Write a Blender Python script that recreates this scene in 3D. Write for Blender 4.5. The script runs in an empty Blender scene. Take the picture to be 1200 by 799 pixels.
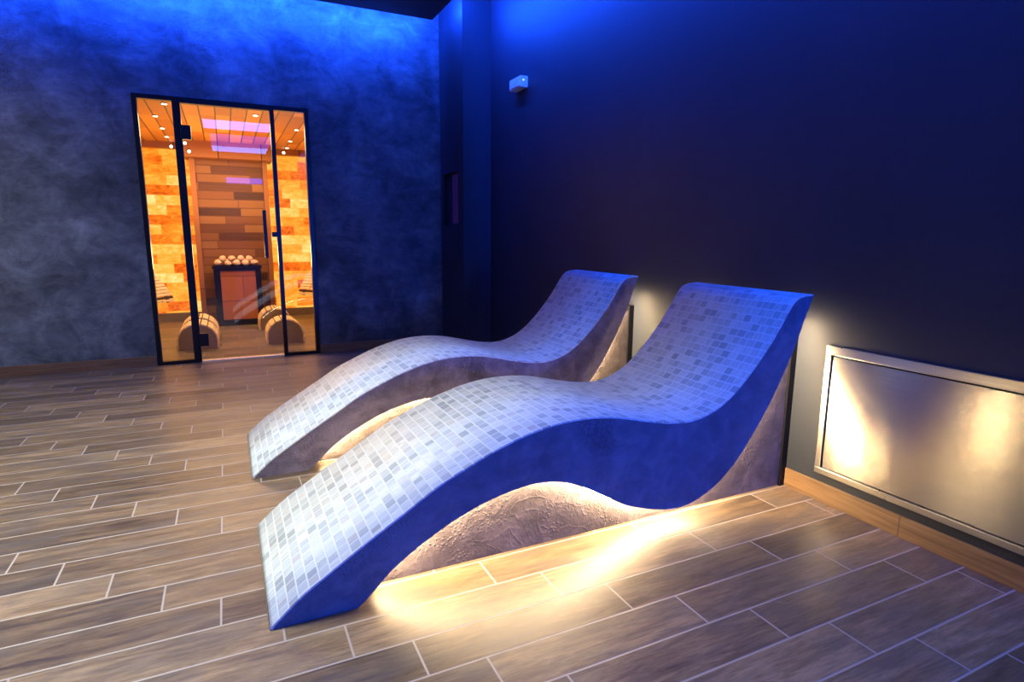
import bpy, bmesh, math, random
from mathutils import Vector, Matrix
random.seed(7)
scn = bpy.context.scene
COL = scn.collection
PI = math.pi

# ------------------------------------------------------------------ helpers
def new_obj(name, bm, mats, parent=None, smooth=False):
    me = bpy.data.meshes.new(name)
    bmesh.ops.recalc_face_normals(bm, faces=bm.faces[:])
    bm.to_mesh(me); bm.free()
    if not isinstance(mats, (list, tuple)): mats = [mats]
    for m in mats: me.materials.append(m)
    if smooth:
        for p in me.polygons: p.use_smooth = True
    o = bpy.data.objects.new(name, me); COL.objects.link(o)
    if parent is not None: o.parent = parent
    return o

def box(bm, x0, x1, y0, y1, z0, z1, bev=0.0):
    vs = [bm.verts.new((x, y, z)) for x in (x0, x1) for y in (y0, y1) for z in (z0, z1)]
    fs = [(0,1,3,2),(4,6,7,5),(0,4,5,1),(2,3,7,6),(0,2,6,4),(1,5,7,3)]
    faces = [bm.faces.new([vs[i] for i in f]) for f in fs]
    if bev > 0:
        es = list({e for f in faces for e in f.edges})
        bmesh.ops.bevel(bm, geom=es, offset=bev, segments=2, profile=0.6, affect='EDGES')

def cyl(bm, c, r, h, axis='Z', n=20, r2=None):
    m = Matrix.Translation(c)
    if axis == 'X': m = m @ Matrix.Rotation(PI/2, 4, 'Y')
    if axis == 'Y': m = m @ Matrix.Rotation(PI/2, 4, 'X')
    bmesh.ops.create_cone(bm, cap_ends=True, segments=n, radius1=r, radius2=r if r2 is None else r2, depth=h, matrix=m)

def boxo(name, dims, mat, parent=None, bev=0.0):
    bm = bmesh.new(); box(bm, *dims, bev=bev)
    return new_obj(name, bm, mat, parent)

def empty(name, loc, label, cat, group=None):
    o = bpy.data.objects.new(name, None); COL.objects.link(o)
    o.location = loc; o.empty_display_size = 0.1
    o['label'] = label; o['category'] = cat
    if group: o['group'] = group
    return o

def tag(o, label, cat, group=None):
    o['label'] = label; o['category'] = cat
    if group: o['group'] = group
    return o

def struct(o, label=None, cat=None):
    o['kind'] = 'structure'
    if label: o['label'] = label
    if cat: o['category'] = cat
    return o

# ------------------------------------------------------------------ node helper
class NT:
    def __init__(s, name):
        s.mat = bpy.data.materials.new(name); s.mat.use_nodes = True
        s.t = s.mat.node_tree; s.t.nodes.clear()
        s.out = s.t.nodes.new('ShaderNodeOutputMaterial')
    def n(s, typ, **kw):
        nd = s.t.nodes.new(typ)
        for k, v in kw.items(): setattr(nd, k, v)
        return nd
    def set(s, sock, v):
        if v is None: return
        if isinstance(v, bpy.types.NodeSocket): s.t.links.new(v, sock)
        else:
            if isinstance(v, (tuple, list)) and len(v) == 3 and sock.type == 'RGBA': v = (*v, 1)
            sock.default_value = v
    def math(s, op, a, b=None, c=None, clamp=False):
        nd = s.n('ShaderNodeMath', operation=op, use_clamp=clamp)
        s.set(nd.inputs[0], a); s.set(nd.inputs[1], b); s.set(nd.inputs[2], c)
        return nd.outputs[0]
    def mix(s, f, a, b, blend='MIX'):
        nd = s.n('ShaderNodeMix', data_type='RGBA', blend_type=blend)
        s.set(nd.inputs[0], f); s.set(nd.inputs[6], a); s.set(nd.inputs[7], b)
        return nd.outputs[2]
    def sep(s, v):
        nd = s.n('ShaderNodeSeparateXYZ'); s.set(nd.inputs[0], v); return nd.outputs
    def comb(s, x, y, z):
        nd = s.n('ShaderNodeCombineXYZ')
        s.set(nd.inputs[0], x); s.set(nd.inputs[1], y); s.set(nd.inputs[2], z); return nd.outputs[0]
    def noise(s, vec, scale, detail=4, rough=0.55, dist=0.0):
        nd = s.n('ShaderNodeTexNoise'); s.set(nd.inputs['Vector'], vec)
        nd.inputs['Scale'].default_value = scale; nd.inputs['Detail'].default_value = detail
        nd.inputs['Roughness'].default_value = rough; nd.inputs['Distortion'].default_value = dist
        return nd.outputs['Fac']
    def wn(s, vec):
        nd = s.n('ShaderNodeTexWhiteNoise', noise_dimensions='3D'); s.set(nd.inputs['Vector'], vec)
        return nd.outputs['Value'], nd.outputs['Color']
    def ramp(s, f, stops, interp='LINEAR'):
        nd = s.n('ShaderNodeValToRGB'); cr = nd.color_ramp; cr.interpolation = interp
        while len(cr.elements) < len(stops): cr.elements.new(0.5)
        for e, (p, c) in zip(cr.elements, stops):
            e.position = p; e.color = (*c, 1) if len(c) == 3 else c
        s.set(nd.inputs[0], f); return nd.outputs[0]
    def mr(s, v, a, b, c=0.0, d=1.0):
        nd = s.n('ShaderNodeMapRange'); s.set(nd.inputs[0], v)
        for i, q in enumerate((a, b, c, d)): s.set(nd.inputs[i+1], q)
        return nd.outputs[0]
    def obj(s): return s.n('ShaderNodeTexCoord').outputs['Object']
    def uv(s): return s.n('ShaderNodeTexCoord').outputs['UV']
    def bump(s, h, strength, dist, normal=None):
        nd = s.n('ShaderNodeBump'); s.set(nd.inputs['Height'], h)
        nd.inputs['Strength'].default_value = strength; nd.inputs['Distance'].default_value = dist
        s.set(nd.inputs['Normal'], normal); return nd.outputs[0]
    def princ(s, col, rough=0.5, metal=0.0, normal=None, spec=0.5, **kw):
        b = s.n('ShaderNodeBsdfPrincipled')
        s.set(b.inputs['Base Color'], col); s.set(b.inputs['Roughness'], rough); s.set(b.inputs['Metallic'], metal)
        s.set(b.inputs['Specular IOR Level'], spec); s.set(b.inputs['Normal'], normal)
        for k, v in kw.items(): s.set(b.inputs[k.replace('_', ' ')], v)
        s.t.links.new(b.outputs[0], s.out.inputs[0]); return b
    def emit(s, col, st):
        e = s.n('ShaderNodeEmission'); s.set(e.inputs[0], col); s.set(e.inputs[1], st)
        s.t.links.new(e.outputs[0], s.out.inputs[0])

def grid_mask(t, fx, fy, gx, gy):
    """1 in grout: fx, fy are 0..1 coordinates within a tile; gx, gy are joint widths as fractions."""
    ex = t.math('MINIMUM', fx, t.math('SUBTRACT', 1.0, fx)); ey = t.math('MINIMUM', fy, t.math('SUBTRACT', 1.0, fy))
    a = t.mr(ex, gx*0.35, gx*0.65, 1, 0); b = t.mr(ey, gy*0.35, gy*0.65, 1, 0)
    return t.math('MAXIMUM', a, b)

# ------------------------------------------------------------------ materials
def plain(name, col, rough=0.5, metal=0.0, spec=0.5):
    t = NT(name); c = t.noise(t.obj(), 40, 3)
    colr = t.mix(t.mr(c, 0.3, 0.7, 0, 1), tuple(x*0.9 for x in col), tuple(min(1, x*1.08) for x in col))
    t.princ(colr, rough, metal, spec=spec); return t.mat

def mat_floor():
    t = NT('wood_look_tile'); o = t.obj(); x, y, z = t.sep(o)
    RH, P = 0.1528, 0.668
    ry = t.math('DIVIDE', t.math('SUBTRACT', y, 1.6485), RH); row = t.math('FLOOR', ry); fy = t.math('FRACT', ry)
    cx = t.math('DIVIDE', t.math('ADD', t.math('SUBTRACT', x, 0.075), t.math('MULTIPLY', row, P/4)), P)
    colm = t.math('FLOOR', cx); fx = t.math('FRACT', cx)
    g = grid_mask(t, fx, fy, 0.0031/P*2, 0.0031/RH*2)
    rv, rc = t.wn(t.comb(row, colm, 3.0))
    sh = t.math('MULTIPLY', rv, 37.0)
    gv = t.comb(t.math('ADD', t.math('MULTIPLY', x, 2.2), sh), t.math('ADD', t.math('MULTIPLY', y, 17.0), sh), 0.0)
    gr = t.noise(gv, 1.7, 9, 0.72, 0.7)
    fine = t.noise(t.comb(t.math('ADD', t.math('MULTIPLY', x, 9.0), sh), t.math('MULTIPLY', y, 95.0), sh), 1.4, 6, 0.75)
    blot = t.noise(t.comb(t.math('ADD', t.math('MULTIPLY', x, 2.5), sh), t.math('ADD', t.math('MULTIPLY', y, 7.0), sh), 0.0), 1.3, 4, 0.55, 0.5)
    c = t.ramp(t.math('ADD', t.math('MULTIPLY', gr, 0.84), t.math('MULTIPLY', rv, 0.24)),
               [(0.36, (0.048, 0.033, 0.022)), (0.47, (0.112, 0.075, 0.043)), (0.58, (0.172, 0.118, 0.067)), (0.72, (0.27, 0.195, 0.115))])
    c = t.mix(t.mr(blot, 0.46, 0.66, 0, 0.65), c, (0.085, 0.074, 0.066))
    c = t.mix(t.mr(fine, 0.47, 0.64, 0, 0.55), c, (0.055, 0.039, 0.026))
    scuff = t.noise(o, 9, 6, 0.75)
    sm = t.math('MULTIPLY', t.mr(scuff, 0.62, 0.78, 0, 0.5), t.mr(t.noise(o, 1.3, 2), 0.5, 0.66, 0, 1))
    c = t.mix(sm, c, (0.42, 0.40, 0.39))
    c = t.mix(g, c, (0.30, 0.265, 0.235))
    h = t.math('SUBTRACT', t.math('ADD', t.math('MULTIPLY', gr, 0.25), t.math('MULTIPLY', fine, 0.2)), g)
    r = t.mr(t.math('ADD', gr, t.math('MULTIPLY', g, 0.4)), 0.2, 0.9, 0.29, 0.50)
    t.princ(c, r, 0, t.bump(h, 0.35, 0.003), spec=0.45); return t.mat

def mat_board(name, tint=(1, 1, 1), axis='x'):
    t = NT(name); x, y, z = t.sep(t.obj())
    a, b = (x, y) if axis == 'x' else (y, x)
    gv = t.comb(t.math('MULTIPLY', a, 2.0), t.math('MULTIPLY', z, 40.0), t.math('MULTIPLY', b, 3.0))
    gr = t.noise(gv, 1.5, 6, 0.6, 0.8)
    j = t.math('FRACT', t.math('DIVIDE', t.math('ADD', a, 0.063), 0.668)); jm = t.mr(t.math('MINIMUM', j, t.math('SUBTRACT', 1.0, j)), 0.002, 0.004, 1, 0)
    c = t.ramp(gr, [(0.25, tuple(q*k for q, k in zip((0.15, 0.09, 0.05), tint))), (0.55, tuple(q*k for q, k in zip((0.30, 0.19, 0.105), tint))), (0.8, tuple(q*k for q, k in zip((0.40, 0.27, 0.16), tint)))])
    c = t.mix(jm, c, (0.09, 0.06, 0.04))
    t.princ(c, 0.42, 0, t.bump(gr, 0.2, 0.002)); return t.mat

def mat_plaster_wall():
    t = NT('troweled_plaster'); o = t.obj()
    big = t.noise(o, 1.1, 5, 0.6, 0.6); mid = t.noise(o, 3.5, 9, 0.72, 0.5); fine = t.noise(o, 26, 5, 0.6)
    sx, sy, sz = t.sep(o)
    st = t.noise(t.comb(t.math('MULTIPLY', sx, 3.0), 0.0, t.math('MULTIPLY', sz, 7.0)), 1.5, 8, 0.72, 0.6)
    m = t.math('ADD', t.math('MULTIPLY', big, 0.35), t.math('ADD', t.math('MULTIPLY', mid, 0.42), t.math('MULTIPLY', st, 0.23)))
    c = t.ramp(m, [(0.37, (0.020, 0.024, 0.029)), (0.46, (0.055, 0.063, 0.073)), (0.54, (0.105, 0.120, 0.136)), (0.65, (0.21, 0.235, 0.26))])
    vor = t.n('ShaderNodeTexVoronoi', feature='F1'); t.set(vor.inputs['Vector'], o); vor.inputs['Scale'].default_value = 55
    patch = t.mr(t.noise(o, 2.4, 3), 0.58, 0.68, 0, 1)
    pits = t.math('MULTIPLY', t.mr(vor.outputs['Distance'], 0.1, 0.5, 1, 0), patch)
    c = t.mix(t.math('MULTIPLY', pits, 0.45), c, (0.05, 0.05, 0.06))
    h = t.math('SUBTRACT', t.math('ADD', t.math('MULTIPLY', mid, 1.2), t.math('MULTIPLY', fine, 0.3)), t.math('MULTIPLY', pits, 0.5))
    t.princ(c, 0.62, 0, t.bump(h, 0.5, 0.012), spec=0.3); return t.mat

def mat_paint(name, col, rough=0.5):
    t = NT(name); o = t.obj(); f = t.noise(o, 90, 4); b = t.noise(o, 1.5, 4)
    c = t.mix(t.mr(b, 0.3, 0.7, 0, 1), tuple(q*0.88 for q in col), tuple(q*1.1 for q in col))
    t.princ(c, rough, 0, t.bump(f, 0.12, 0.002), spec=0.3); return t.mat

def mat_shell(name, dark, mid, light, rough=0.7, bumpy=0.6, hexes=True):
    t = NT(name); o = t.obj()
    big = t.noise(o, 3.0, 5, 0.6, 0.5); mid_n = t.noise(o, 11, 8, 0.7, 0.8); fine = t.noise(o, 70, 4, 0.6)
    c = t.ramp(t.math('ADD', t.math('MULTIPLY', big, 0.5), t.math('MULTIPLY', mid_n, 0.5)), [(0.36, dark), (0.5, mid), (0.62, light)])
    x, y, z = t.sep(o)
    vor = t.n('ShaderNodeTexVoronoi', feature='DISTANCE_TO_EDGE'); t.set(vor.inputs['Vector'], t.comb(x, z, 0.0)); vor.inputs['Scale'].default_value = 62
    vor.inputs['Randomness'].default_value = 0.75
    patch = t.mr(t.noise(t.comb(x, z, y), 3.2, 2), 0.54, 0.62, 0, 1)
    comb_ = t.math('MULTIPLY', t.mr(vor.outputs['Distance'], 0.0, 0.16, 1, 0), patch)
    if not hexes: comb_ = t.math('MULTIPLY', comb_, 0.0)
    c = t.mix(t.math('MULTIPLY', comb_, 0.5), c, tuple(q*0.4 for q in dark))
    # raised grains
    vg = t.n('ShaderNodeTexVoronoi', feature='F1'); t.set(vg.inputs['Vector'], o); vg.inputs['Scale'].default_value = 85
    gp = t.mr(t.noise(o, 4.0, 4), 0.48, 0.62, 0, 1)
    grains = t.math('MULTIPLY', t.mr(vg.outputs['Distance'], 0.1, 0.45, 1, 0), gp)
    ridge = t.mr(t.math('ABSOLUTE', t.math('SUBTRACT', t.noise(o, 5.0, 3, 0.5, 0.8), 0.5)), 0.0, 0.02, 1, 0)
    h = t.math('ADD', t.math('ADD', t.math('MULTIPLY', mid_n, 1.0), t.math('MULTIPLY', fine, 0.25)), t.math('ADD', t.math('MULTIPLY', grains, 0.8), t.math('MULTIPLY', ridge, 0.16)))
    h = t.math('SUBTRACT', h, t.math('MULTIPLY', comb_, 0.35))
    t.princ(c, rough, 0, t.bump(h, bumpy, 0.008), spec=0.3); return t.mat

def mat_mosaic():
    t = NT('marble_mosaic'); u, v, w = t.sep(t.uv())
    TW, TH = 0.0365, 0.0385
    rv_ = t.math('DIVIDE', v, TH); row = t.math('FLOOR', rv_); fy = t.math('FRACT', rv_)
    ro, _ = t.wn(t.comb(row, 11.0, 0.0))
    wid = t.math('MULTIPLY', t.math('ADD', 0.85, t.math('MULTIPLY', ro, 0.5)), TW)
    cu = t.math('ADD', t.math('DIVIDE', u, wid), t.math('MULTIPLY', ro, 7.3)); cc = t.math('FLOOR', cu); fx = t.math('FRACT', cu)
    rnd, rcol = t.wn(t.comb(cc, row, 5.0)); r1, r2, r3 = t.sep(rcol)
    g = grid_mask(t, fx, fy, 0.0016/TW*2, 0.0026/TH*2)
    off = t.math('MULTIPLY', rnd, 91.0)
    streak = t.noise(t.comb(t.math('ADD', t.math('MULTIPLY', u, 170.0), off), t.math('ADD', t.math('MULTIPLY', v, 14.0), off), off), 1.0, 4, 0.6, 0.6)
    base = t.ramp(rnd, [(0.0, (0.33, 0.39, 0.405)), (0.10, (0.40, 0.465, 0.475)), (0.30, (0.51, 0.575, 0.575)), (0.6, (0.575, 0.65, 0.64)), (1.0, (0.645, 0.715, 0.70))])
    dk = t.mix(0.6, base, (0.30, 0.33, 0.34))
    amt = t.math('MULTIPLY', t.mr(streak, 0.40, 0.62, 0, 1), t.mr(r2, 0.1, 0.9, 0.2, 1.0))
    c = t.mix(amt, base, dk)
    warm = t.math('MULTIPLY', t.mr(r3, 0.86, 0.97, 0, 0.35), t.mr(streak, 0.4, 0.6, 0.3, 1))
    c = t.mix(warm, c, (0.55, 0.45, 0.38))
    spot = t.math('MULTIPLY', t.mr(r1, 0.93, 0.96, 0, 0.7), t.mr(streak, 0.55, 0.7, 0, 1))
    c = t.mix(spot, c, (0.22, 0.21, 0.20))
    c = t.mix(g, c, (0.70, 0.75, 0.75))
    rough = t.mix(g, (0.42, 0.42, 0.42), (0.75, 0.75, 0.75))
    hh = t.math('ADD', t.math('MULTIPLY', t.math('SUBTRACT', 1.0, g), 1.0), t.math('MULTIPLY', r3, 0.35))
    t.princ(c, rough, 0, t.bump(hh, 0.35, 0.0018), spec=0.4); return t.mat

def mat_salt():
    t = NT('backlit_salt_bricks'); x, y, z = t.sep(t.obj())
    BW, BH = 0.27, 0.125
    rz = t.math('DIVIDE', z, BH); row = t.math('FLOOR', rz); fz = t.math('FRACT', rz)
    ro, _ = t.wn(t.comb(row, 2.0, 9.0))
    cx = t.math('ADD', t.math('DIVIDE', x, BW), t.math('MULTIPLY', ro, 3.0)); cc = t.math('FLOOR', cx); fx = t.math('FRACT', cx)
    g = grid_mask(t, fx, fz, 0.006/BW*2, 0.006/BH*2)
    rnd, rc = t.wn(t.comb(cc, row, 1.0))
    cl = t.noise(t.comb(x, z, t.math('MULTIPLY', rnd, 9.0)), 9.0, 5, 0.6, 0.8)
    glow = t.noise(t.comb(x, z, 0.0), 2.0, 2)
    m = t.math('ADD', t.math('ADD', t.math('MULTIPLY', rnd, 0.5), t.math('MULTIPLY', cl, 0.35)), t.math('MULTIPLY', glow, 0.35))
    vein = t.noise(t.comb(t.math('ADD', x, t.math('MULTIPLY', rnd, 7.0)), t.math('MULTIPLY', z, 2.2), rnd), 5.0, 7, 0.7, 2.5)
    m = t.math('ADD', t.math('MULTIPLY', m, 0.62), t.math('MULTIPLY', vein, 0.42))
    c = t.ramp(m, [(0.36, (0.40, 0.035, 0.001)), (0.46, (0.85, 0.14, 0.006)), (0.55, (1.0, 0.28, 0.018)), (0.66, (1.0, 0.46, 0.06)), (0.80, (1.0, 0.76, 0.28))])
    c = t.mix(t.math('MULTIPLY', g, 0.3), c, (0.9, 0.3, 0.02))
    t.emit(c, 1.5); return t.mat

def mat_planks(name, along, across, width, length, stops, rough=0.55, dark=(0.05, 0.018, 0.006)):
    t = NT(name); ax = dict(zip('xyz', t.sep(t.obj())))
    a, b = ax[along], ax[across]
    rb = t.math('DIVIDE', b, width); row = t.math('FLOOR', rb); fb = t.math('FRACT', rb)
    ro, _ = t.wn(t.comb(row, 4.0, 1.0))
    ca = t.math('ADD', t.math('DIVIDE', a, length), t.math('MULTIPLY', ro, 5.0)); cc = t.math('FLOOR', ca); fa = t.math('FRACT', ca)
    g = grid_mask(t, fa, fb, 0.004/length*2, 0.006/width*2)
    rnd, _ = t.wn(t.comb(row, cc, 8.0)); off = t.math('MULTIPLY', rnd, 50.0)
    gr = t.noise(t.comb(t.math('ADD', t.math('MULTIPLY', a, 2.0), off), t.math('ADD', t.math('MULTIPLY', b, 50.0), off), off), 1.2, 5, 0.6, 0.5)
    c = t.ramp(t.math('ADD', t.math('MULTIPLY', rnd, 0.75), t.math('MULTIPLY', gr, 0.25)), stops)
    c = t.mix(g, c, dark)
    t.princ(c, rough, 0, t.bump(t.math('SUBTRACT', gr, g), 0.2, 0.003)); return t.mat

def mat_steel(name, rough, aniso):
    t = NT(name); x, y, z = t.sep(t.obj())
    br = t.noise(t.comb(t.math('MULTIPLY', x, 3.0), t.math('MULTIPLY', y, 3.0), t.math('MULTIPLY', z, 350.0)), 1.0, 3, 0.6)
    sm = t.noise(t.obj(), 3.5, 5, 0.6, 0.4)
    c = t.mix(t.mr(br, 0.3, 0.7, 0, 1), (0.44, 0.41, 0.36), (0.54, 0.51, 0.45))
    r = t.math('ADD', t.math('MULTIPLY', t.mr(sm, 0.3, 0.7, -0.015, 0.02), 1.0), rough)
    b = t.princ(c, r, 1.0, t.bump(br, 0.05, 0.001))
    if aniso:
        b.inputs['Anisotropic'].default_value = aniso
        tg = t.n('ShaderNodeTangent', direction_type='RADIAL', axis='Z'); t.t.links.new(tg.outputs[0], b.inputs['Tangent'])
        b.inputs['Anisotropic Rotation'].default_value = 0.25
    return t.mat

def mat_glass():
    t = NT('clear_glass_pane')
    fr = t.n('ShaderNodeFresnel'); fr.inputs[0].default_value = 1.9
    f = t.math('MULTIPLY', fr.outputs[0], 1.3, clamp=True)
    tr = t.n('ShaderNodeBsdfTransparent'); tr.inputs[0].default_value = (0.93, 0.93, 0.93, 1)
    gl = t.n('ShaderNodeBsdfGlossy'); gl.inputs['Roughness'].default_value = 0.008
    mx = t.n('ShaderNodeMixShader'); t.t.links.new(f, mx.inputs[0])
    t.t.links.new(tr.outputs[0], mx.inputs[1]); t.t.links.new(gl.outputs[0], mx.inputs[2])
    t.t.links.new(mx.outputs[0], t.out.inputs[0]); return t.mat

def mat_emit(name, col, st):
    t = NT(name); t.emit(col, st); return t.mat

M_FLOOR = mat_floor()
M_WALL = mat_plaster_wall()
M_BLACK = mat_paint('black_wall_paint', (0.024, 0.029, 0.044), 0.5)
M_CEIL = mat_paint('dark_ceiling_paint', (0.03, 0.03, 0.034), 0.6)
M_UPPER = mat_paint('cove_paint', (0.6, 0.6, 0.62), 0.7)
M_DARKROOM = mat_paint('room_wall_paint', (0.10, 0.10, 0.11), 0.7)
M_BASE_Y = mat_board('wood_skirting_right', (0.8, 0.72, 0.6), 'y')
M_BASE_X = mat_board('wood_skirting_back', (0.5, 0.43, 0.42), 'x')
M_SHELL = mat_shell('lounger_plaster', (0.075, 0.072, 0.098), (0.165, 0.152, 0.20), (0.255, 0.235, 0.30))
M_SHELL_BLUELIT = mat_shell('lounger_plaster_blue_light_tint', (0.050, 0.072, 0.125), (0.085, 0.115, 0.19), (0.125, 0.16, 0.25))  # near lounger's plaster, with the blue light on its side painted into the colour
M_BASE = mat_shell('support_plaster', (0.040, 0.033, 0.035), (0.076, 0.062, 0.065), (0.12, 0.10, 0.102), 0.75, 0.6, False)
M_MOSAIC = mat_mosaic()
M_LED = mat_emit('warm_led', (1.0, 0.72, 0.385), 400.0)
M_STEEL = mat_steel('brushed_steel', 0.24, 0.75)
M_STEELF = mat_steel('steel_frame', 0.28, 0.0)
M_BLKMETAL = plain('black_metal', (0.012, 0.012, 0.016), 0.35, 0.6)
M_GLASS = mat_glass()
M_SALT = mat_salt()
M_CEDARC = mat_planks('cedar_ceiling', 'y', 'x', 0.135, 1.1, [(0.2, (0.36, 0.115, 0.018)), (0.5, (0.54, 0.19, 0.03)), (0.8, (0.66, 0.26, 0.05))])
M_CEDARW = mat_planks('cedar_wall', 'x', 'z', 0.105, 0.62, [(0.14, (0.05, 0.014, 0.004)), (0.30, (0.15, 0.050, 0.012)), (0.5, (0.24, 0.085, 0.020)), (0.85, (0.34, 0.15, 0.045))], dark=(0.14, 0.045, 0.012))
M_CEDART = mat_planks('cedar_trim', 'z', 'x', 0.5, 4.0, [(0.2, (0.30, 0.10, 0.025)), (0.8, (0.42, 0.16, 0.045))])
M_SLAT = mat_planks('pale_slat_wood', 'y', 'x', 0.6, 3.0, [(0.2, (0.78, 0.56, 0.31)), (0.8, (0.86, 0.66, 0.40))])
M_SLATEND = plain('slat_end_board', (0.24, 0.14, 0.07), 0.6)
M_HPANEL = mat_planks('heater_front_wood', 'x', 'z', 0.31, 0.9, [(0.2, (0.36, 0.10, 0.018)), (0.8, (0.46, 0.15, 0.03))], 0.4, (0.2, 0.06, 0.015))
M_ROCK = plain('pale_pink_stone', (0.80, 0.56, 0.40), 0.8)
M_WHITE = plain('white_plastic', (0.72, 0.74, 0.76), 0.35)
M_SPOT = mat_emit('spot_lens', (1.0, 0.82, 0.55), 9.0)
M_BLUEBAR = mat_emit('blue_light_panel', (0.12, 0.28, 1.0), 9.5)
M_BLUEBAR2 = mat_emit('deep_blue_light_panel', (0.05, 0.08, 1.0), 6.0)

# ------------------------------------------------------------------ measures (metres; camera foot is the origin)
XW = 2.31          # right wall
YW = 5.92          # wall with the sauna front
XP, YP = 2.03, 5.28  # corner pillar
FX0, FX1 = -0.607, 0.766   # sauna front
FZ = 2.27
YS = 8.95          # back of the sauna
ZC, ZU = 3.09, 3.36
XL, YF = -3.8, -5.3

# ------------------------------------------------------------------ setting
struct(boxo('floor', (XL-0.1, XW+0.15, YF-0.1, YS+0.15, -0.1, 0.0), M_FLOOR))

def wall_back():
    bm = bmesh.new()
    box(bm, XL, FX0, YW, YW+0.16, 0, ZU)
    box(bm, FX1, XP+0.01, YW, YW+0.16, 0, ZU)
    box(bm, FX0, FX1, YW, YW+0.16, FZ, ZU)
    return new_obj('wall_back', bm, M_WALL)
struct(wall_back())
struct(boxo('wall_right', (XW, XW+0.15, YF, YW+0.16, 0, ZU), M_BLACK))
struct(boxo('wall_left', (XL-0.1, XL, YF, YW+0.16, 0, ZU), M_DARKROOM))
struct(boxo('wall_front', (XL, XW, YF-0.1, YF, 0, ZU), M_DARKROOM))
def wall_pillar():
    bm = bmesh.new(); n0, n1, z0, z1, d = 5.42, 5.84, 1.245, 1.745, 0.05
    box(bm, XP+d, XW, YP, YW, 0, ZU)
    box(bm, XP, XP+d, YP, n0, 0, ZU); box(bm, XP, XP+d, n1, YW, 0, ZU)
    box(bm, XP, XP+d, n0, n1, 0, z0); box(bm, XP, XP+d, n0, n1, z1, ZU)
    return new_obj('wall_pillar', bm, M_BLACK)
struct(wall_pillar())
# dropped ceiling with a cove all round; upper slab above it
CXE, CYE = 1.86, 5.60
struct(boxo('ceiling', (XL, CXE, YF, CYE, ZC, ZC+0.05), M_CEIL))
struct(boxo('ceiling_upper', (XL-0.1, XW+0.15, YF-0.1, YW+0.16, ZU, ZU+0.1), M_UPPER))
BH = 0.088
def base_piece(name, d, m):
    bm = bmesh.new(); box(bm, *d, bev=0.003); return struct(new_obj(name, bm, m))
base_piece('baseboard_right', (XW-0.012, XW, YF, 1.805, 0, BH), M_BASE_Y)
base_piece('baseboard_back_left', (XL, FX0-0.004, YW-0.012, YW, 0, BH), M_BASE_X)
base_piece('baseboard_back_right', (FX1+0.004, XP, YW-0.012, YW, 0, BH), M_BASE_X)

# ---------------- sauna front: two fixed side lights and a glass door
def side_light(name, x0, x1, lab):
    r = empty(name, (0, 0, 0), lab, 'window'); r['kind'] = 'structure'
    bm = bmesh.new(); w = 0.036; y0, y1 = YW-0.012, YW+0.05
    box(bm, x0, x0+w, y0, y1, 0, FZ); box(bm, x1-w, x1, y0, y1, 0, FZ)
    box(bm, x0+w, x1-w, y0, y1, FZ-w, FZ); box(bm, x0+w, x1-w, y0, y1, 0.0, 0.032)
    new_obj('window_frame', bm, M_BLKMETAL, r)
    bm = bmesh.new()
    vs = [bm.verts.new(p) for p in ((x0+w, YW+0.02, 0.03), (x1-w, YW+0.02, 0.03), (x1-w, YW+0.02, FZ-w), (x0+w, YW+0.02, FZ-w))]
    bm.faces.new(vs); new_obj('glass_pane', bm, M_GLASS, r)
    return r
side_light('window_1', FX0, -0.285, 'narrow glass side panel left of the sauna door in a black metal frame')
side_light('window_2', 0.437, FX1, 'narrow glass side panel right of the sauna door in a black metal frame')
dr = empty('door_1', (0, 0, 0), 'clear glass sauna door with a long black vertical handle', 'door'); dr['kind'] = 'structure'
bm = bmesh.new()
vs = [bm.verts.new(p) for p in ((-0.262, YW+0.022, 0.012), (0.436, YW+0.022, 0.012), (0.436, YW+0.022, FZ-0.045), (-0.262, YW+0.022, FZ-0.045))]
bm.faces.new(vs); new_obj('glass_pane', bm, M_GLASS, dr)
bm = bmesh.new()
box(bm, -0.285, 0.437, YW-0.012, YW+0.05, FZ-0.045, FZ); box(bm, -0.285, -0.262, YW-0.005, YW+0.04, 0, FZ-0.045)
new_obj('door_frame', bm, M_BLKMETAL, dr)
boxo('threshold', (-0.262, 0.437, YW-0.01, YW+0.06, 0, 0.012), plain('pale_threshold', (0.75, 0.62, 0.48), 0.4), dr)
for zz in (1.99, 0.205):
    bm = bmesh.new(); box(bm, -0.275, -0.195, YW-0.016, YW+0.038, zz-0.058, zz+0.058, 0.004); new_obj('hinge', bm, M_BLKMETAL, dr)
bm = bmesh.new(); box(bm, 0.322, 0.352, YW-0.06, YW-0.035, 0.93, 1.36, 0.004)
for zz in (1.0, 1.29): box(bm, 0.329, 0.345, YW-0.04, YW+0.02, zz-0.008, zz+0.008)
new_obj('handle', bm, M_BLKMETAL, dr)
bm = bmesh.new(); box(bm, 0.395, 0.437, YW-0.016, YW+0.03, 1.12, 1.165, 0.003); new_obj('latch', bm, M_BLKMETAL, dr)

# ---------------- sauna room
SX0, SX1, ZS = -1.45, 1.60, 2.27
struct(boxo('wall_sauna_back', (SX0, SX1, YS, YS+0.1, 0.10, ZS), M_SALT))
struct(boxo('wall_sauna_left', (SX0-0.08, SX0, YW+0.16, YS+0.1, 0, ZS+0.1), M_CEDARW))
struct(boxo('wall_sauna_right', (SX1, SX1+0.08, YW+0.16, YS+0.1, 0, ZS+0.1), M_CEDARW))
struct(boxo('ceiling_sauna', (SX0, SX1, YW+0.16, YS+0.1, ZS, ZS+0.08), M_CEDARC))
struct(boxo('baseboard_sauna', (SX0, SX1, YS-0.02, YS+0.08, 0, 0.10), plain('sauna_skirting', (0.20, 0.12, 0.07), 0.6)))
bm = bmesh.new()
box(bm, SX0, SX1, YS-0.12, YS+0.05, ZS-0.075, ZS); struct(new_obj('trim_1', bm, M_CEDART))
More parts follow.
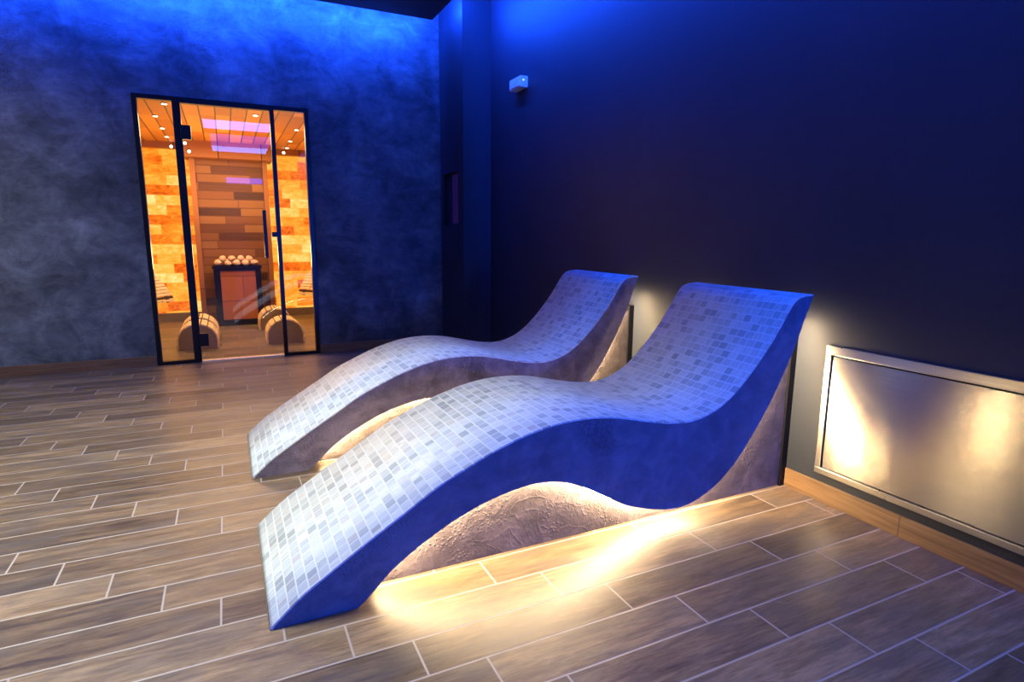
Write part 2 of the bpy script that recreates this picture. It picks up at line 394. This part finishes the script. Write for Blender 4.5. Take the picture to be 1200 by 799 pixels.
bm = bmesh.new(); box(bm, -0.385, 0.628, 8.50, YS, 2.075, ZS); struct(new_obj('trim_2', bm, M_CEDART))
bm = bmesh.new(); box(bm, -0.275, 0.505, 8.66, YS, 0, 2.075); struct(new_obj('wall_sauna_cedar', bm, M_CEDARW))
bm = bmesh.new()
box(bm, -0.335, -0.275, 8.60, YS, 0, 2.075); struct(new_obj('trim_3', bm, M_CEDART))
bm = bmesh.new(); box(bm, 0.505, 0.565, 8.60, YS, 0, 2.075); struct(new_obj('trim_4', bm, M_CEDART))

# downlights
ords = ['first', 'second', 'third', 'fourth']
def spot(x, y, z, lab, group, face='down'):
    r = empty('downlight', (x, y, z), lab, 'ceiling light', group)
    bm = bmesh.new()
    if face == 'down': cyl(bm, (0, 0, -0.004), 0.028, 0.008)
    else: cyl(bm, (0, -0.004, 0), 0.022, 0.008, 'Y')
    new_obj('trim_ring', bm, M_SLATEND, r)
    bm = bmesh.new()
    if face == 'down': cyl(bm, (0, 0, -0.009), 0.021, 0.006)
    else: cyl(bm, (0, -0.009, 0), 0.017, 0.006, 'Y')
    new_obj('lens', bm, M_SPOT, r)
G = 'small spotlights in the sauna ceiling'
for i, (x, y) in enumerate([(-0.395, 6.24), (-0.523, 6.92), (-0.525, 7.68), (-0.532, 8.32)]):
    spot(x, y, ZS, f'small round spotlight in the left row of the sauna ceiling, {ords[i]} from the glass front', G)
for i, (x, y) in enumerate([(0.79, 7.10), (0.808, 7.98), (0.828, 8.62)]):
    spot(x, y, ZS, f'small round spotlight in the right row of the sauna ceiling, {ords[i]} from the glass front', G)
spot(0.35, 6.43, ZS, 'small round spotlight in the cedar ceiling near the top right of the glass door', G)
spot(-0.525, 8.83, 2.215, 'small spotlight on the cornice above the left salt wall', G, 'front')
spot(0.80, 8.83, 2.222, 'small spotlight on the cornice above the right salt wall', G, 'front')
spot(-0.355, 8.50, 2.225, 'upper small spotlight at the left end of the header over the cedar panel', G, 'front')
spot(-0.318, 8.50, 2.130, 'lower small spotlight at the left end of the header over the cedar panel', G, 'front')

# heater
HX0, HX1, HY0, HY1, HZ = -0.155, 0.385, 8.165, 8.58, 0.735
ht = empty('sauna_heater', (0.115, 8.37, 0), 'black framed floor standing sauna heater with brown wooden front against the cedar panel', 'heater')
def hrel(bm): bmesh.ops.translate(bm, verts=bm.verts[:], vec=(-0.115, -8.37, 0))
bm = bmesh.new()
box(bm, HX0, HX0+0.075, HY0, HY1, 0.0, HZ, 0.004); box(bm, HX1-0.065, HX1, HY0, HY1, 0.0, HZ, 0.004)
box(bm, HX0+0.075, HX1-0.065, HY0, HY1, 0, 0.075); box(bm, HX0+0.075, HX1-0.065, HY0, HY1, HZ-0.045, HZ-0.02)
hrel(bm); new_obj('frame', bm, M_BLKMETAL, ht)
bm = bmesh.new(); box(bm, HX0+0.075, HX1-0.065, HY0+0.012, HY0+0.03, 0.075, HZ-0.045); hrel(bm); new_obj('front_panel', bm, M_HPANEL, ht)
bm = bmesh.new()
for a in ((HX0-0.012, HX1+0.012, HY0-0.01, HY0+0.03), (HX0-0.012, HX1+0.012, HY1-0.03, HY1), (HX0-0.012, HX0+0.03, HY0, HY1), (HX1-0.03, HX1+0.012, HY0, HY1)):
    box(bm, *a, HZ-0.02, HZ+0.012)
box(bm, HX0, HX1, HY0+0.02, HY1-0.02, HZ-0.02, HZ-0.01); hrel(bm); new_obj('top_rim', bm, M_BLKMETAL, ht)
# stones
def rock_bm(r, seed):
    rnd = random.Random(seed); bm = bmesh.new()
    bmesh.ops.create_icosphere(bm, subdivisions=2, radius=r)
    from mathutils import noise
    for v in bm.verts:
        d = noise.noise(v.co*(1.6/r)*0.5 + Vector((seed*3.1, seed, 0)))
        v.co *= 1.0 + 0.35*d
        v.co.z *= 0.8
        for ax in range(3): v.co[ax] = round(v.co[ax]/(r*0.42))*(r*0.42)*0.45 + v.co[ax]*0.55
    return bm
rmeshes = []
for i in range(5):
    o = new_obj('heater_stone', rock_bm(0.0475, i+1), M_ROCK); rmeshes.append(o.data); bpy.data.objects.remove(o)
k = 0
spots_ = []
for row in range(3):
    for i in range(5):
        x = HX0+0.062+i*0.104+random.uniform(-0.004, 0.004); y = HY0+0.085+row*0.118; z = HZ-0.01+0.056
        spots_.append((x, y, z))
        if i < 4 and row < 2: spots_.append((x+0.052, y+0.055+random.uniform(-0.004, 0.004), z+0.052))
for x, y, z in spots_:
    for _ in (0,):
        o = bpy.data.objects.new('heater_stone', rmeshes[k % 5]); COL.objects.link(o); k += 1
        o.location = (x, y, z); o.rotation_euler = (0, 0, random.random()*6)
        s = random.uniform(0.86, 1.02); o.scale = (s, s, s)
        tag(o, 'pale peach stone in the pile on top of the black sauna heater', 'stone', 'stones on the heater')

# slatted arched rests and curved backrests of the sauna loungers
def arch_rest(x0, x1, y0, y1, h, lab):
    w = (x1-x0); r = empty('arched_leg_rest', ((x0+x1)/2, (y0+y1)/2, 0), lab, 'leg rest', 'slatted arched leg rests in the sauna')
    L = y1-y0; a = w/2; n = 11; leg = h-a*0.92; b = h-leg
    pts = [(-a, 0.0), (-a, leg)] + [(-a*math.cos(PI*i/24), leg+b*math.sin(PI*i/24)) for i in range(1, 24)] + [(a, leg), (a, 0)]
    for yy, th in ((-L/2+0.008, 0.022), (L/2-0.030, 0.022)):
        bm = bmesh.new()
        f = bm.faces.new([bm.verts.new((p[0]*0.93, yy, p[1]*0.95)) for p in pts])
        ex = bmesh.ops.extrude_face_region(bm, geom=[f]); bmesh.ops.translate(bm, verts=[v for v in ex['geom'] if isinstance(v, bmesh.types.BMVert)], vec=(0, th, 0))
        new_obj('end_board', bm, M_SLATEND, r)
    # arc-length positions for slats
    dens = []
    for p, q in zip(pts[:-1], pts[1:]):
        for s in range(10): dens.append((p[0]+(q[0]-p[0])*s/10, p[1]+(q[1]-p[1])*s/10))
    dens.append(pts[-1]); acc = [0]
    for p, q in zip(dens[:-1], dens[1:]): acc.append(acc[-1]+math.hypot(q[0]-p[0], q[1]-p[1]))
    T = acc[-1]; sw = T/n
    def at(s):
        s = max(0, min(T, s))
        for i in range(1, len(acc)):
            if acc[i] >= s:
                f = (s-acc[i-1])/max(1e-9, acc[i]-acc[i-1]); p, q = dens[i-1], dens[i]
                return Vector((p[0]+(q[0]-p[0])*f, p[1]+(q[1]-p[1])*f))
    for i in range(n):
        p, q = at(i*sw+0.0065), at((i+1)*sw-0.0065); d = (q-p).normalized(); nrm = Vector((d.y, -d.x))*-1
        nrm = Vector((-d.y, d.x))
        bm = bmesh.new(); th = 0.014
        c = [p, q, q-nrm*th, p-nrm*th]
        fv = [bm.verts.new((v.x, -L/2, max(v.y, 0.002))) for v in c]; bv = [bm.verts.new((v.x, L/2, max(v.y, 0.002))) for v in c]
        bm.faces.new(fv); bm.faces.new(bv[::-1])
        for j in range(4): bm.faces.new([fv[j], fv[(j+1) % 4], bv[(j+1) % 4], bv[j]])
        new_obj('slat', bm, M_SLAT, r)
    return r
arch_rest(-0.500, -0.128, 6.58, 6.95, 0.262, 'arched slatted leg rest at the left of the sauna, nearer the glass')
arch_rest(-0.500, -0.128, 7.08, 7.45, 0.262, 'arched slatted leg rest at the left of the sauna, nearer the heater')
arch_rest(0.327, 0.700, 6.60, 6.95, 0.262, 'arched slatted leg rest at the right of the sauna, nearer the glass')
arch_rest(0.300, 0.672, 7.60, 7.97, 0.262, 'arched slatted leg rest at the right of the sauna, nearer the heater')

def back_rest(cx, y0, y1, sgn, lab):
    r = empty('curved_backrest', (cx, (y0+y1)/2, 0), lab, 'backrest', 'curved slatted backrests in the sauna')
    L = y1-y0; n = 11
    prof = [(sgn*0.30*(i/n)**1.6, 0.38 + 0.36*i/n) for i in range(n+1)]
    for i in range(n):
        p, q = Vector(prof[i]), Vector(prof[i+1]); d = (q-p); e = d.normalized()*0.004; p, q = p+e, q-e; nr = Vector((-d.y, d.x)).normalized()*0.014*sgn
        bm = bmesh.new(); c = [p, q, q+nr, p+nr]
        fv = [bm.verts.new((v.x, -L/2, v.y)) for v in c]; bv = [bm.verts.new((v.x, L/2, v.y)) for v in c]
        bm.faces.new(fv); bm.faces.new(bv[::-1])
        for j in range(4): bm.faces.new([fv[j], fv[(j+1) % 4], bv[(j+1) % 4], bv[j]])
        new_obj('slat', bm, M_SLAT, r)
    for yy in (-L/2+0.05, L/2-0.075):
        bm = bmesh.new()
        for i in range(n):
            c = [(prof[i][0], prof[i][1]), (prof[i+1][0], prof[i+1][1]), (prof[i+1][0]+sgn*0.03, prof[i+1][1]-0.012), (prof[i][0]+sgn*0.03, prof[i][1]-0.012)]
            fv = [bm.verts.new((p[0], yy, p[1])) for p in c]; bv = [bm.verts.new((p[0], yy+0.025, p[1])) for p in c]
            bm.faces.new(fv); bm.faces.new(bv[::-1])
            for j in range(4): bm.faces.new([fv[j], fv[(j+1) % 4], bv[(j+1) % 4], bv[j]])
        xa, xb = sorted((sgn*0.29, sgn*0.335)); box(bm, xa, xb, yy, yy+0.025, 0.0, 0.735)
        new_obj('side_board', bm, M_SLATEND, r)
    r.rotation_euler = (0, 0, sgn*0.55)
    return r
back_rest(-0.71, 7.25, 7.75, -1, 'curved slatted wooden backrest at the far left inside the sauna')
back_rest(0.945, 7.55, 8.05, 1, 'curved slatted wooden backrest at the far right inside the sauna')

# ------------------------------------------------------------------ mosaic loungers
TOP = [(0.037,0.006),(0.127,0.083),(0.187,0.124),(0.275,0.18),(0.361,0.233),(0.441,0.281),(0.562,0.355),(0.659,0.4),(0.766,0.446),(0.878,0.482),(0.978,0.503),(1.064,0.511),(1.154,0.510),(1.246,0.500),(1.33,0.482),(1.418,0.461),(1.512,0.443),(1.6,0.436),(1.669,0.443),(1.748,0.468),(1.808,0.501),(1.865,0.545),(1.937,0.615),(2.013,0.702),(2.075,0.786),(2.116,0.849),(2.149,0.888),(2.19,0.908),(2.258,0.914)]
BOT = [(2.262,0.906),(2.243,0.865),(2.217,0.800),(2.18,0.702),(2.15,0.636),(2.091,0.522),(2.016,0.398),(1.947,0.303),(1.859,0.200),(1.768,0.130),(1.677,0.090),(1.597,0.074),(1.508,0.080),(1.411,0.104),(1.317,0.138),(1.261,0.168),(1.194,0.207),(1.127,0.245),(1.053,0.277),(0.982,0.294),(0.908,0.298),(0.831,0.289),(0.735,0.267),(0.642,0.234),(0.56,0.195),(0.488,0.155),(0.408,0.100),(0.35,0.045),(0.30,0.0)]
def smooth(pts, sub=5):
    P = [Vector(p) for p in pts]; out = []
    for i in range(len(P)-1):
        p0 = P[max(i-1, 0)]; p1 = P[i]; p2 = P[i+1]; p3 = P[min(i+2, len(P)-1)]
        for s in range(sub):
            t = s/sub
            out.append(0.5*((2*p1)+(p2-p0)*t+(2*p0-5*p1+4*p2-p3)*t*t+(3*p1-p0-3*p2+p3)*t**3))
    out.append(P[-1]); return out
TS, BS = smooth(TOP), smooth(BOT)
def resample(P, n):
    acc = [0.0]
    for p, q in zip(P[:-1], P[1:]): acc.append(acc[-1]+(q-p).length)
    out = []; k = 1
    for i in range(n):
        s = acc[-1]*i/(n-1)
        while k < len(acc)-1 and acc[k] < s: k += 1
        t = (s-acc[k-1])/max(1e-9, acc[k]-acc[k-1]); out.append(P[k-1].lerp(P[k], max(0, min(1, t))))
    return out
def band(bm, up, lo, y0, y1):
    """solid between two matching profile lines (x, z), from y0 to y1"""
    n = len(up)
    ua = [bm.verts.new((p.x, y0, p.y)) for p in up]; ub = [bm.verts.new((p.x, y1, p.y)) for p in up]
    la = [bm.verts.new((p.x, y0, p.y)) for p in lo]; lb = [bm.verts.new((p.x, y1, p.y)) for p in lo]
    for i in range(n-1):
        bm.faces.new([ua[i], ua[i+1], la[i+1], la[i]]); bm.faces.new([ub[i+1], ub[i], lb[i], lb[i+1]])
        f = bm.faces.new([ua[i+1], ua[i], ub[i], ub[i+1]]); f.smooth = True
        f = bm.faces.new([la[i], la[i+1], lb[i+1], lb[i]]); f.smooth = True
    for i in (0, -1): bm.faces.new([ua[i], la[i], lb[i], ub[i]])
W = 0.70; HW = W/2; RC = 0.105
def normals(P):
    N = []
    for i in range(len(P)):
        d = (P[min(i+1, len(P)-1)]-P[max(i-1, 0)]).normalized(); N.append(Vector((-d.y, d.x)))
    return N
TN = normals(TS)
BN = normals(BS)   # BS runs from the head to the foot: this normal points down/outwards
M_LEDDIM = mat_emit('warm_led_far', (1.0, 0.71, 0.37), 80.0)
def make_lounger(y_near, label):
    r = empty('tiled_lounger', (0, 0, 0), label, 'lounger', 'wave shaped mosaic loungers')
    TT = 0.006
    # plaster shell under the mosaic
    bm = bmesh.new()
    inner = [p - n*TT for p, n in zip(TS, TN)]
    inner[0] = Vector((0.046, 0.0)); 
    lo = [Vector((0.052, 0.0)), Vector((0.12, 0.0)), Vector((0.2, 0.0))] + BS[::-1]
    up_, lo_ = resample(inner, 150), resample(lo, 150)
    band(bm, [Vector((p.x, max(p.y, 0.001))) for p in up_], [Vector((p.x, max(p.y, 0.0))) for p in lo_], -HW+0.001, HW-0.001)
    new_obj('plaster_body', bm, M_SHELL_BLUELIT if y_near < 2 else M_SHELL, r)
    # mosaic top, uv in metres: u across, v along the curve
    bm = bmesh.new(); uvl = bm.loops.layers.uv.new('UVMap')
    acc = [0.0]
    for p, q in zip(TS[:-1], TS[1:]): acc.append(acc[-1]+(q-p).length)
    ta = [bm.verts.new((p.x, -HW, max(p.y, 0.0015))) for p in TS]; tb = [bm.verts.new((p.x, HW, max(p.y, 0.0015))) for p in TS]
    ia = [bm.verts.new((p.x, -HW, max(p.y, 0.0005))) for p in inner]; ib = [bm.verts.new((p.x, HW, max(p.y, 0.0005))) for p in inner]
    uvm = {}
    for i in range(len(TS)):
        uvm[ta[i]] = (0.0, acc[i]); uvm[tb[i]] = (W, acc[i]); uvm[ia[i]] = (-0.004, acc[i]); uvm[ib[i]] = (W+0.004, acc[i])
    n = len(TS)
    for i in range(n-1):
        f = bm.faces.new([ta[i], tb[i], tb[i+1], ta[i+1]]); f.smooth = True
        bm.faces.new([ia[i], ta[i], ta[i+1], ia[i+1]]); bm.faces.new([tb[i], ib[i], ib[i+1], tb[i+1]])
    bm.faces.new([ta[0], ia[0], ib[0], tb[0]]); bm.faces.new([ta[-1], tb[-1], ib[-1], ia[-1]])
    for f in bm.faces:
        for l in f.loops: l[uvl].uv = uvm[l.vert]
    new_obj('mosaic_top', bm, M_MOSAIC, r)
    # recessed plaster support filling below the curve
    bm = bmesh.new()
    up_ = [Vector((p.x, p.y+0.004)) for p in BS[::-1] if 0.34 < p.x < 2.165] + [Vector((2.2, 0.69)), Vector((2.275, 0.69))]
    band(bm, up_, [Vector((p.x, 0.0)) for p in up_], -HW+RC, HW-RC)
    new_obj('support_wall', bm, M_BASE, r)
    bm = bmesh.new(); box(bm, 2.275, XW-0.001, -HW+RC-0.012, HW-RC+0.012, 0.0, 0.72); new_obj('backing_board', bm, M_BLKMETAL, r)
    for sg in (-1, 1):
        bm = bmesh.new(); prev = None
        for p, nn in zip(BS, BN):
            if not (0.36 < p.x < 2.215): continue
            q = p + nn*0.0115 if (p + nn*0.0115).y < p.y+1 else p
            y0, y1 = sg*(HW-RC+0.016), sg*(HW-RC+0.028)
            cur = (bm.verts.new((q.x, y0, q.y)), bm.verts.new((q.x, y1, q.y)))
            if prev: bm.faces.new([prev[0], prev[1], cur[1], cur[0]])
            prev = cur
        new_obj('led_strip', bm, M_LEDDIM if sg > 0 and y_near > 2 else M_LED, r)
    r.location = (0, y_near+HW, 0)
    return r
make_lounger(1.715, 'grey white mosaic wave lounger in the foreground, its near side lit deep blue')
make_lounger(2.922, 'grey white mosaic wave lounger behind the front one, nearer the sauna wall')

# ------------------------------------------------------------------ steel panel on the right wall
sp = empty('steel_panel', (XW, 0.9, 0.41), 'brushed stainless steel panel with a raised frame, low on the dark right wall', 'panel')
PY0, PY1, PZ0, PZ1 = -0.10, 1.655, 0.128, 0.702; fw = 0.028; d = 0.016
def prel(bm): bmesh.ops.translate(bm, verts=bm.verts[:], vec=(-XW, -0.9, -0.41))
bm = bmesh.new()
box(bm, XW-d, XW, PY0, PY1, PZ1-fw*1.45, PZ1, 0.003); box(bm, XW-d, XW, PY0, PY1, PZ0, PZ0+fw, 0.003)
box(bm, XW-d, XW, PY1-fw, PY1, PZ0+fw, PZ1-fw*1.45, 0.003); box(bm, XW-d, XW, PY0, PY0+fw, PZ0+fw, PZ1-fw*1.45, 0.003)
prel(bm); new_obj('frame', bm, M_STEELF, sp)
bm = bmesh.new(); box(bm, XW-0.010, XW-0.004, PY0+fw+0.005, PY1-fw-0.005, PZ0+fw+0.004, PZ1-fw*1.45-0.006, 0.001); prel(bm); new_obj('door_leaf', bm, M_STEEL, sp)
bm = bmesh.new(); box(bm, XW-0.004, XW, PY0+fw, PY1-fw, PZ0+fw, PZ1-fw*1.45); prel(bm); new_obj('recess', bm, M_BLKMETAL, sp)

# emergency light on the right wall
el = empty('emergency_light', (XW, 4.64, 2.38), 'small white box shaped emergency light high on the dark right wall', 'light fixture')
bm = bmesh.new(); box(bm, -0.065, 0.003, -0.105, 0.105, -0.044, 0.044, 0.006); new_obj('housing', bm, M_WHITE, el)
bm = bmesh.new(); box(bm, -0.070, -0.064, -0.085, 0.098, -0.032, 0.032, 0.003); new_obj('diffuser', bm, M_WHITE, el)
bm = bmesh.new(); cyl(bm, (-0.04, -0.106, 0.010), 0.006, 0.004, 'Y'); new_obj('indicator', bm, mat_emit('indicator_glow', (0.5, 0.75, 1.0), 2.0), el)

# control panel in the niche of the pillar
cp = empty('control_panel', (XP+0.05, 5.54, 1.5), 'dark reddish control panel with a small pale display set in the pillar niche', 'control panel')
bm = bmesh.new(); box(bm, -0.02, 0, -0.115, 0.12, -0.24, 0.23, 0.004); new_obj('panel_plate', bm, plain('maroon_plate', (0.28, 0.07, 0.14), 0.4), cp)
bm = bmesh.new(); box(bm, -0.024, -0.019, -0.105, -0.055, -0.02, 0.11); new_obj('display', bm, mat_emit('display_glow', (0.05, 0.22, 0.8), 0.7), cp)

# ------------------------------------------------------------------ blue light panels of the room behind the camera (they show as reflections in the sauna glass)
def blue_panel(name, d, m, lab):
    bm = bmesh.new(); box(bm, *d); o = new_obj(name, bm, m); tag(o, lab, 'ceiling light'); return o
Zb = ZC-0.012
blue_panel('ceiling_light_panel', (-0.21, 0.93, -1.05, -0.10, Zb, ZC), M_BLUEBAR, 'wide pale blue ceiling light panel mirrored as the upper bar in the sauna door')
blue_panel('ceiling_light_panel', (-0.12, 1.06, -4.5, -3.55, Zb, ZC), M_BLUEBAR, 'pale blue ceiling light panel mirrored as the lower bar in the sauna door')
bm = bmesh.new(); box(bm, -0.12, 1.06, -3.55, -1.75, Zb+0.004, ZC)
tag(new_obj('ceiling_light_panel', bm, mat_emit('dim_blue_light_panel', (0.10, 0.05, 1.0), 3.0)), 'dim violet ceiling light panel mirrored between the two bars in the sauna door', 'ceiling light')
blue_panel('wall_light_strip', (0.14, 0.99, YF, YF+0.02, 2.40, 2.54), M_BLUEBAR2, 'thin deep blue light strip mirrored on the cedar panel in the sauna door')

# ------------------------------------------------------------------ lights
def area(name, loc, direction, sx, sy, col, power, spread=PI):
    l = bpy.data.lights.new(name, 'AREA'); l.shape = 'RECTANGLE'; l.size = sx; l.size_y = sy
    l.color = col; l.energy = power; l.spread = spread
    o = bpy.data.objects.new(name, l); COL.objects.link(o); o.location = loc
    o.rotation_euler = Vector(direction).to_track_quat('-Z', 'Y').to_euler(); return o
BLUE = (0.008, 0.075, 1.0)
def strip(name, p, q, aim, w, col, power):
    """long thin lamp from p to q shining towards aim"""
    p, q = Vector(p), Vector(q); L = (q-p).length; o = area(name, (p+q)/2, (0, 0, -1), L, w, col, power)
    zx = (q-p).normalized(); zz = -Vector(aim).normalized(); zy = zz.cross(zx).normalized(); zz = zx.cross(zy)
    o.rotation_euler = Matrix((zx, zy, zz)).transposed().to_euler(); return o
zc = ZC+0.07
strip('cove_back', (XL+0.2, CYE+0.008, zc), (CXE, CYE+0.008, zc), (0, 1, 0.0), 0.02, BLUE, 330)
strip('cove_right', (CXE-0.003, YF+0.2, zc), (CXE-0.003, CYE-0.05, zc), (1, 0, -0.15), 0.008, BLUE, 620)
area('blue_wash', (2.08, -2.4, 1.0), (-0.15, 1, -0.06), 0.4, 0.9, (0.002, 0.09, 1.0), 72, math.radians(120))
area('soft_white', (-0.85, 2.5, 3.02), (-0.04, -0.06, -1), 1.2, 1.2, (1.0, 0.985, 0.90), 84, math.radians(106))
area('soft_white_left', (-2.5, 3.9, 3.02), (-0.1, 0.45, -1), 1.6, 1.0, (1.0, 0.97, 0.92), 62, math.radians(130))
area('sauna_lamp', (0.12, 7.3, 2.2), (0, 0, -1), 1.6, 1.6, (1.0, 0.66, 0.33), 75)
area('sauna_ceiling_fill', (0.12, 7.6, 0.9), (0, -0.3, 1), 1.2, 0.8, (1.0, 0.56, 0.20), 60)  # added fill without a fixture, brightens the cedar ceiling from below

w = bpy.data.worlds.new('World'); scn.world = w; w.use_nodes = True
w.node_tree.nodes['Background'].inputs[0].default_value = (0.02, 0.03, 0.08, 1); w.node_tree.nodes['Background'].inputs[1].default_value = 0.05

# ------------------------------------------------------------------ camera
yaw, pit, rol = math.radians(25.71025928), math.radians(10.24564948), math.radians(0.40163941)
f = Vector((math.sin(yaw)*math.cos(pit), math.cos(yaw)*math.cos(pit), -math.sin(pit)))
r = Vector((math.cos(yaw), -math.sin(yaw), 0)); u = r.cross(f)
r2 = r*math.cos(rol)+u*math.sin(rol); u2 = -r*math.sin(rol)+u*math.cos(rol)
cam = bpy.data.cameras.new('camera'); co = bpy.data.objects.new('camera', cam); COL.objects.link(co)
cam.sensor_width = 36; cam.lens = 36*690.977/1200; cam.clip_start = 0.02
m = Matrix((r2, u2, -f)).transposed().to_4x4(); m.translation = (0, 0, 1.158); co.matrix_world = m
scn.camera = co
scn.view_settings.view_transform = 'Standard'; scn.view_settings.look = 'None'
scn.view_settings.exposure = 0.0
scn.cycles.use_denoising = True
scn.cycles.max_bounces = 8; scn.cycles.transparent_max_bounces = 12
scn.cycles.sample_clamp_indirect = 6
